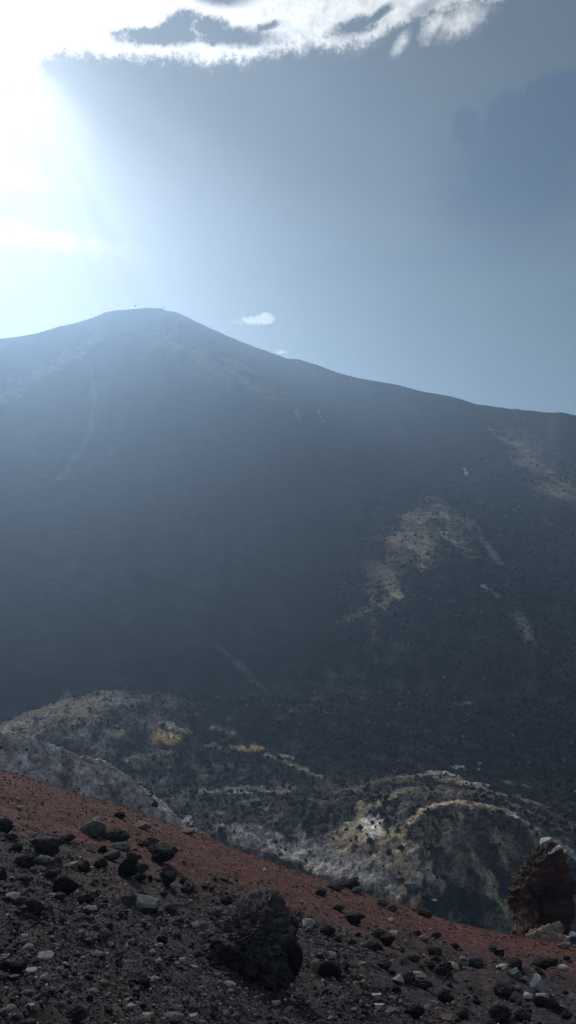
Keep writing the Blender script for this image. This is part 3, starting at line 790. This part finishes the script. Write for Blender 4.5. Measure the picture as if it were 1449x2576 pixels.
# gravel on the near slope
N0 = 240000
a, r = fg_points(N0); x, y = r * np.sin(a), r * np.cos(a)
ve_, rb_ = brink(a)
bw_ = np.interp(a, [-.35, -.1, .05, .2, .33], [7.5, 7.2, 6.2, 4.2, 3.4])
red = sstep(-1.6, 2.2, r - (rb_ - bw_) + 2.6 * fbm2(x / 1.3, y / 1.3, 4, 111))
clump = fbm2(x / 1.1, y / 1.1, 3, 151)
keep = RNG.uniform(0, 1, N0) < np.where(red > .5, .30 + .25 * sstep(1.5, .3, rb_ - r), np.clip(.42 + 1.1 * clump + .8 * (1 - sstep(5.5, 10, r)) - .35 * sstep(.02, .2, a), .06, 1)) * np.where(r > rb_ + .15, 0, 1)
a, r, x, y, red = a[keep], r[keep], x[keep], y[keep], red[keep]
n = len(a)
size = np.clip(.0085 * (1 - RNG.uniform(0, 1, n)) ** (-.40), .0085, .065) * np.where(red > .5, .62, 1.0) * (1 + .05 * (r - 6).clip(0))
cols = pick_cols(n, (38, 27, 13, 14, 5.5, 2), (DK, GD, RB, GP, PL, TN))
rc = pick_cols(n, (60, 22, 10, 3, 2), (RD, RB, (.05, .03, .03), TN, PL))
cols = np.where((red > RNG.uniform(.2, .8, n))[:, None], rc, cols)
pts = np.stack([x, y, land(x, y)], 1)
big = size > .03
cols[big] = np.minimum(cols[big], .3 * cols[big] + .045)
scatter('fine_gravel', int((~big).sum()), pts[~big], size[~big], cols[~big], 1, label='loose fine cinder gravel covering the near slope')
scatter('coarse_gravel', int(big.sum()), pts[big], size[big], cols[big], 2, label='loose coarser cinder gravel on the near slope', flat=(.3, .75), sink=.1)
# rubble of the lava field and of the blocky part of the wall
N1 = 150000
a = RNG.uniform(D(-22), D(22), N1); r = 78 + (440 - 78) * RNG.power(1.5, N1)
lmk = np.where(r < 188, 1, lava_mask(a, r))
gl = ALB[np.clip(np.searchsorted(R, r), 0, len(R) - 1), np.clip(np.searchsorted(A, a), 0, len(A) - 1)].mean(-1)
keep = RNG.uniform(0, 1, N1) < lmk * np.where(r < 215, 1.0, .8) * np.where(gl > .07, .22, 1)
a, r = a[keep], r[keep]; x, y = r * np.sin(a), r * np.cos(a); n = len(a)
size = np.clip(.16 * (1 - RNG.uniform(0, 1, n)) ** (-.45), .15, .9) * np.where(r > 215, 1.0 + .003 * (r - 215), 1 + .001 * (r - 100).clip(0))
cols = pick_cols(n, (60, 26, 9, 3.0, 1.6), ((.016, .016, .018), (.027, .027, .030), (.055, .052, .05), GP, TN))
far = (r > 195) & (RNG.uniform(0, 1, n) < .16); cols[far] = np.array((.10, .095, .09)) * RNG.uniform(.5, 1.3, far.sum())[:, None]
scatter('lava_rubble', n, np.stack([x, y, land(x, y)], 1), size, cols, 1, label='dark blocky lava rubble strewn over the crater floor', flat=(.6, 1.1))

# stones on the grey ridge
N2 = 11000
x = RNG.uniform(-24, -4, N2); y = RNG.uniform(34, 46, N2)
zr = land(x, y); okr = (grey_ridge(x, y) > zr - .8) & (RNG.uniform(0, 1, N2) < .12 + .55 * sstep(-.1, .5, fbm2(x / 1.4, y / 1.4, 4, 75)) + .2 * sstep(-9, -6, x))
x, y, zr = x[okr], y[okr], zr[okr]; n = len(x)
size = np.clip(.04 * (1 - RNG.uniform(0, 1, n)) ** (-.5), .04, .30)
scatter('ridge_rubble', n, np.stack([x, y, zr], 1), size, pick_cols(n, (40, 30, 20, 8), (GP, (.22, .21, .20), DK, (.30, .27, .2))), 1, label='small stones lying on the grey ash ridge')

# ------------------------------------------------------------------ the sign and the person on the summit
DK_ = new_mat('dark_painted_wood'); DK_[2].inputs['Base Color'].default_value = (.03, .03, .032, 1)
def on_crest(px):
    aa = math.atan((px - CX) / F)
    rs = np.arange(430, 620, .5); x_ = rs * math.sin(aa); y_ = rs * math.cos(aa); z_ = land(x_, y_)
    k = int(np.argmax(z_ / rs)); return Vector((x_[k], y_[k], z_[k]))
def box_me(name, cs, mat):
    bm = bmesh.new()
    for (c, s) in cs:
        g = bmesh.ops.create_cube(bm, size=1, matrix=Matrix.Translation(c) @ Matrix.Diagonal((*s, 1)))
    bmesh.ops.bevel(bm, geom=bm.edges[:], offset=.012, segments=1, affect='EDGES')
    me_ = bpy.data.meshes.new(name); bm.to_mesh(me_); bm.free(); me_.materials.append(mat); return me_
g = on_crest(340)
sg = link(bpy.data.objects.new('summit_sign', None)); sg.location = g
tag(sg, 'small dark sign on a single post on the summit ridge', 'sign')
link(bpy.data.objects.new('post', box_me('post', [((0, 0, .75), (.16, .16, 2.1))], DK_[0])), sg)
link(bpy.data.objects.new('sign_board', box_me('sign_board', [((0, -.11, 1.72), (1.25, .06, .95))], DK_[0])), sg)
g = on_crest(412)
pr = link(bpy.data.objects.new('person', None)); pr.location = g
tag(pr, 'person in dark clothes standing on the summit ridge right of the sign', 'person')
pts_ = [(0,0,.92), (0,0,1.15), (0,0,1.38), (0,.0,1.50), (0,-.02,1.66), (-.1,0,.86), (-.11,-.02,.48), (-.12,.0,.07), (-.12,-.16,.04), (.1,0,.86), (.13,-.04,.48), (.15,.0,.07), (.15,-.16,.04),
        (-.2,0,1.40), (-.26,.02,1.12), (-.25,-.08,.86), (.2,0,1.40), (.26,.02,1.12), (.25,-.08,.86)]
eds = [(0,1),(1,2),(2,3),(3,4),(0,5),(5,6),(6,7),(7,8),(0,9),(9,10),(10,11),(11,12),(2,13),(13,14),(14,15),(2,16),(16,17),(17,18)]
rad = [.16,.15,.17,.06,.11,.10,.07,.05,.04,.10,.07,.05,.04,.07,.05,.035,.07,.05,.035]
me = bpy.data.meshes.new('body'); me.from_pydata(pts_, eds, []); me.update()
bd = link(bpy.data.objects.new('body', me), pr)
md = bd.modifiers.new('skin', 'SKIN')
for sv, rr in zip(me.skin_vertices[0].data, rad): sv.radius = (rr, rr)
me.skin_vertices[0].data[0].use_root = True
sb = bd.modifiers.new('subd', 'SUBSURF'); sb.levels = 1; sb.render_levels = 1
CL = new_mat('dark_clothes'); CL[2].inputs['Base Color'].default_value = (.03, .032, .045, 1)
me.materials.append(CL[0])
HR = new_mat('dark_hair'); HR[2].inputs['Base Color'].default_value = (.015, .012, .01, 1)
v, f = rounded(3, 3); v = v * np.array((.105, .115, .10)) + np.array((0, .02, 1.72))
me = mesh_np('hair', v, tris=f); me.materials.append(HR[0]); link(bpy.data.objects.new('hair', me), pr)

# ------------------------------------------------------------------ the air
def haze_box(x0, x1, y0, y1, z0, z1):
    bm = bmesh.new(); bmesh.ops.create_cube(bm, size=1, matrix=Matrix.Translation(((x0+x1)/2, (y0+y1)/2, (z0+z1)/2)) @ Matrix.Diagonal((x1-x0, y1-y0, z1-z0, 1)))
    me_ = bpy.data.meshes.new('haze'); bm.to_mesh(me_); bm.free()
    o_ = link(bpy.data.objects.new('haze', me_)); tag(o_, 'thin blue volcanic haze filling the crater', None, None, 'stuff')
    m = bpy.data.materials.new('haze_air'); m.use_nodes = True; nt = m.node_tree; nt.nodes.clear()
    out = nt.nodes.new('ShaderNodeOutputMaterial'); vp = nt.nodes.new('ShaderNodeVolumePrincipled')
    vp.inputs['Color'].default_value = (.43, .66, 1.0, 1); vp.inputs['Density'].default_value = HAZE_D; vp.inputs['Anisotropy'].default_value = HAZE_G
    nt.links.new(vp.outputs[0], out.inputs['Volume']); me_.materials.append(m)
HAZE_D, HAZE_G = .00058, .68
zlow = float(Z.min()) - 1.0
haze_box(-1520, 1520, -1520, 1520, zlow, 142.0)

# ------------------------------------------------------------------ sun and sky
def ang(px, py):
    x_, z_ = (px - CX) / F, -(py - CY) / F
    return math.atan2(x_, 1), math.atan2(z_, math.hypot(x_, 1))
SUN_AZ, SUN_EL = ang(-70, 385)
sd = bpy.data.lights.new('sun', 'SUN'); sd.energy = 3.4; sd.angle = math.radians(2.5); sd.color = (1, .95, .88)
so = link(bpy.data.objects.new('sun', sd))
dirv = Vector((math.sin(SUN_AZ) * math.cos(SUN_EL), math.cos(SUN_AZ) * math.cos(SUN_EL), math.sin(SUN_EL)))
so.rotation_euler = dirv.to_track_quat('Z', 'Y').to_euler()

w = bpy.data.worlds.new('World'); S.world = w; w.use_nodes = True
nt = w.node_tree; nt.nodes.clear(); L = nt.links
class V:                                                   # tiny expression wrapper for node math
    def __init__(s, sock): s.s = sock
    def _b(s, o, op, rev=False):
        n = nt.nodes.new('ShaderNodeMath'); n.operation = op
        for i, q_ in enumerate((o, s) if rev else (s, o)):
            if isinstance(q_, V): L.new(q_.s, n.inputs[i])
            else: n.inputs[i].default_value = q_
        return V(n.outputs[0])
    def __add__(s, o): return s._b(o, 'ADD')
    __radd__ = __add__
    def __sub__(s, o): return s._b(o, 'SUBTRACT')
    def __rsub__(s, o): return s._b(o, 'SUBTRACT', True)
    def __mul__(s, o): return s._b(o, 'MULTIPLY')
    __rmul__ = __mul__
    def __truediv__(s, o): return s._b(o, 'DIVIDE')
    def max(s, o): return s._b(o, 'MAXIMUM')
    def min(s, o): return s._b(o, 'MINIMUM')
    def f(s, op):
        n = nt.nodes.new('ShaderNodeMath'); n.operation = op; L.new(s.s, n.inputs[0]); return V(n.outputs[0])
    def step(s, a, b):
        n = nt.nodes.new('ShaderNodeMapRange'); n.interpolation_type = 'SMOOTHSTEP'
        n.inputs['From Min'].default_value = a; n.inputs['From Max'].default_value = b; L.new(s.s, n.inputs['Value']); return V(n.outputs['Result'])
    def curve(s, pts, lo, hi):                              # piecewise map of the (scaled) value
        n = nt.nodes.new('ShaderNodeFloatCurve'); c = n.mapping.curves[0]
        ys = [p[1] for p in pts]; y0, y1 = min(ys), max(ys)
        P_ = [((p[0] - lo) / (hi - lo), (p[1] - y0) / (y1 - y0)) for p in pts]
        while len(c.points) < len(P_): c.points.new(.5, .5)
        for q_, p in zip(c.points, P_): q_.location = p; q_.handle_type = 'VECTOR'
        n.mapping.update()
        L.new(((s - lo) / (hi - lo)).s, n.inputs['Value'])
        return V(n.outputs[0]) * (y1 - y0) + y0

tc = nt.nodes.new('ShaderNodeTexCoord'); sp = nt.nodes.new('ShaderNodeSeparateXYZ'); L.new(tc.outputs['Generated'], sp.inputs[0])
dx, dy, dz = (V(sp.outputs[i]) for i in range(3))
def at2(a_, b_):
    n = nt.nodes.new('ShaderNodeMath'); n.operation = 'ARCTAN2'; L.new(a_.s, n.inputs[0]); L.new(b_.s, n.inputs[1]); return V(n.outputs[0])
DEG = 180 / math.pi
az = at2(dx, dy) * DEG; el = dz.min(1.0).max(-1.0).f('ARCSINE') * DEG       # degrees of azimuth and elevation
def wn(scale, detail=6, rough=.6, sx=1.0, sz=1.0, off=0.0):
    cb = nt.nodes.new('ShaderNodeCombineXYZ'); L.new((az * (.1 * sx)).s, cb.inputs[0]); L.new((el * (.1 * sz)).s, cb.inputs[1]); cb.inputs[2].default_value = off
    n = nt.nodes.new('ShaderNodeTexNoise'); n.inputs['Scale'].default_value = scale; n.inputs['Detail'].default_value = detail; n.inputs['Roughness'].default_value = rough
    L.new(cb.outputs[0], n.inputs['Vector']); return V(n.outputs['Fac']) - .5
def d_(px, py):
    a_, e_ = ang(px, py); return a_ * DEG, e_ * DEG
def gauss(px, py, sx, sy, rot=0.0):                         # a soft round patch of sky
    a0, e0 = d_(px, py); c, s = math.cos(math.radians(rot)), math.sin(math.radians(rot))
    p, q_ = az - a0, el - e0
    u = (p * c + q_ * s) / sx; v_ = (q_ * c - p * s) / sy
    return ((u * u + v_ * v_) * -1.0).f('EXPONENT')
PD = 39.0                                                   # picture units per degree
n_lo = wn(3.0, 4, .55); n_mid = wn(9, 8, .62, off=3.1); n_fine = wn(30, 8, .68, off=7.7)

def ell(px, py, sx, sy, rot=0.0, edge=.35, nz=.9, soft=2.6):
    edge *= soft          # a cloud-edged ellipse: 1 inside
    a0, e0 = d_(px, py); c, s = math.cos(math.radians(rot)), math.sin(math.radians(rot))
    p, q_ = az - a0, el - e0
    u = (p * c + q_ * s) / (sx / PD); v_ = (q_ * c - p * s) / (sy / PD)
    return (1.0 - (u * u + v_ * v_).f('SQRT') + n_mid * nz + n_fine * nz * .8).step(-edge * .5, edge * .5)

# white cloud: everything above its ragged lower rim, minus the holes
LOW = [(-1500, 420), (-300, 300), (0, 200), (60, 205), (95, 160), (150, 140), (200, 143), (270, 148), (350, 151), (430, 155), (500, 166), (600, 161), (660, 150), (720, 131), (850, 128), (905, 119), (955, 105), (1000, 72), (1060, 46), (1150, 34), (1240, 12), (1300, -25), (1500, -160), (2300, -500)]
lowc = az.curve([d_(*p) for p in LOW], d_(-1500, 0)[0], d_(2300, 0)[0])
dist = (el - lowc) * PD                                     # picture units above the rim
cloud = ((dist + n_mid * 40 + n_fine * 44).step(-6, 22) * .62 + (dist + n_mid * 70 + n_fine * 70).step(-16, 46) * .38) * (1.0 - el.step(62, 80)) * (1.0 - az.f('ABSOLUTE').step(40, 70))
holes = ell(410, 92, 130, 20, 4, .3, 1.6).max(ell(590, 92, 110, 20, 0, .3, 1.5)).max(ell(450, 65, 62, 26, 18, .3, 1.5)).max(ell(525, 68, 50, 22, 0, .3, 1.6)).max(ell(665, 70, 40, 9, 14, .4, 2.0)).max(ell(890, 68, 58, 18, 10, .3, 1.8)).max(ell(950, 40, 40, 10, 28, .4, 2.0)).max(ell(560, -8, 70, 18, 0, .5, .9))
holes = holes.max(ell(1075, 12, 40, 10, 20, .6, 1.2) * .6)
frag = ell(1088, 62, 26, 16, 45, .8, 1.5).max(ell(1010, 106, 22, 10, 50, .8, 1.4) * .8).max(ell(1160, 50, 50, 22, 15, .8, 1.5) * .85)
white = (cloud * (1.0 - holes)).max(frag)
# thin bright streaks low on the left, and the puff beside the peak
wisp = (gauss(60, 590, 4.2, .55, -6) * 1.1 + gauss(40, 440, 2.3, .6, -9) * .7) * (n_mid * 1.6 + n_lo + .8).step(.25, 1.0)
puff = (gauss(640, 806, 1.5, .34, 3) * .9 + gauss(668, 800, .42, .34) + gauss(705, 885, .7, .22) * .7) * 1.3
puff = (puff * (1.0 + n_mid * 2.4 + n_fine * 2.6)).step(.35, 1.15)
# dark cloud tower on the right
tower = ell(1172, 318, 36, 42, 0, .4, .6, 1).max(ell(1285, 325, 70, 80, 0, .22, .5, 1)).max(ell(1410, 300, 110, 98, 0, .18, .45, 1)).max(ell(1300, 470, 185, 160, 0, .5, .6)).max(ell(1240, 420, 95, 110, 0, .5, .5)) * el.step(d_(725, 760)[1], d_(725, 480)[1])
bank = (gauss(1250, 640, 9, .9, 3) + gauss(950, 655, 4, .35, 2) * .7) * (n_lo * 1.5 + .7)

# veil brightness: a glow under the sun, its shaft to the lower right, the shadow of the cloud beside it
a0_, e0_ = d_(60, 120)
rayp = at2(el - e0_, az - a0_) * DEG
rayr = ((az - a0_) * (az - a0_) + (el - e0_) * (el - e0_)).f('SQRT')
cbr = nt.nodes.new('ShaderNodeCombineXYZ'); L.new((rayp * .11).s, cbr.inputs[0]); L.new((rayr * .03).s, cbr.inputs[1])
nr_ = nt.nodes.new('ShaderNodeTexNoise'); nr_.inputs['Scale'].default_value = 1.0; nr_.inputs['Detail'].default_value = 3; L.new(cbr.outputs[0], nr_.inputs['Vector'])
streak = V(nr_.outputs['Fac']) - .5
beam = (1.0 - (rayp + streak * 12).step(-60, -26)) * ((rayr / 13.5) * (rayr / 13.5) * -1.0).f('EXPONENT')
glow = gauss(-150, 340, 4.4, 8.0) * .30 + gauss(-80, 380, 9.0, 8.5) * .05 + beam * (.46 + streak * .5) + gauss(90, 230, 3.4, 3.0) * .35
shade = gauss(560, 290, 8.0, 2.4, -30) * .24 + gauss(420, 205, 5.5, 1.3, -6) * .12 + gauss(800, 330, 9, 4, -12) * .05
grad = el.step(4, 30)                                       # 0 near the horizon, 1 high
def rgb(c):
    n = nt.nodes.new('ShaderNodeRGB'); n.outputs[0].default_value = (*c, 1); return n.outputs[0]
def mx(fac, c1, c2, blend='MIX'):
    m_ = nt.nodes.new('ShaderNodeMix'); m_.data_type = 'RGBA'; m_.blend_type = blend
    if isinstance(fac, V): L.new(fac.s, m_.inputs[0])
    else: m_.inputs[0].default_value = fac
    L.new(c1, m_.inputs[6]); L.new(c2, m_.inputs[7]); return m_.outputs[2]
veil = mx(grad, rgb((.130, .205, .258)), rgb((.088, .116, .146)))
back = 1.0 - dy.step(-.7, .5)
veil = mx(back * .9, veil, rgb((.34, .42, .56)))
veil = mx(tower * .85, veil, rgb((.040, .080, .142)))
veil = mx((bank * .5).max(0.0).min(1.0), veil, rgb((.075, .135, .205)))
sc = (1.0 + n_lo * .22 - shade * 1.6).max(.1)
cb = nt.nodes.new('ShaderNodeCombineColor'); [L.new(sc.s, cb.inputs[i]) for i in range(3)]
veil = mx(1.0, veil, cb.outputs[0], 'MULTIPLY')
veil = mx((glow * (1.0 + n_lo * .25)).min(1.0).max(0.0), veil, rgb((.80, .90, .96)))
veil = mx(wisp.min(1.0).max(0.0) * .85, veil, rgb((.90, .96, 1.0)))
veil = mx(puff * .72, veil, rgb((.72, .76, .78)))
wc = (az.step(d_(150, 0)[0], d_(1250, 0)[0]))
wcol = mx(wc, rgb((1.25, 1.25, 1.22)), rgb((.74, .75, .74)))
ws = (1.0 + n_fine * .7 + n_mid * 1.2).max(.35)
cb = nt.nodes.new('ShaderNodeCombineColor'); [L.new(ws.s, cb.inputs[i]) for i in range(3)]
wcol = mx(1.0, wcol, cb.outputs[0], 'MULTIPLY')
veil = mx(white, veil, wcol)
sky = nt.nodes.new('ShaderNodeTexSky'); sky.sky_type = 'NISHITA'; sky.sun_disc = False; sky.sun_elevation = SUN_EL; sky.sun_rotation = SUN_AZ
sky.dust_density = 2.0
b1 = nt.nodes.new('ShaderNodeBackground'); b1.inputs[1].default_value = .05; L.new(sky.outputs[0], b1.inputs[0])
b2 = nt.nodes.new('ShaderNodeBackground'); b2.inputs[1].default_value = 1.0; L.new(veil, b2.inputs[0])
ms = nt.nodes.new('ShaderNodeMixShader'); ms.inputs[0].default_value = .88
L.new(b1.outputs[0], ms.inputs[1]); L.new(b2.outputs[0], ms.inputs[2])
wo = nt.nodes.new('ShaderNodeOutputWorld'); L.new(ms.outputs[0], wo.inputs[0])

# ------------------------------------------------------------------ camera and render settings
cam = bpy.data.cameras.new('camera'); co_ = link(bpy.data.objects.new('camera', cam)); co_.rotation_euler = (math.pi / 2, 0, 0)
cam.sensor_fit = 'VERTICAL'; cam.sensor_height = 24; cam.lens = 12 / (CY / F); cam.clip_end = 6000; cam.clip_start = .1
S.camera = co_
S.view_settings.view_transform = 'Standard'; S.view_settings.look = 'None'; S.view_settings.exposure = 0; S.view_settings.gamma = 1
S.cycles.use_denoising = True
S.cycles.volume_bounces = 0
S.cycles.max_bounces = 5; S.cycles.diffuse_bounces = 3
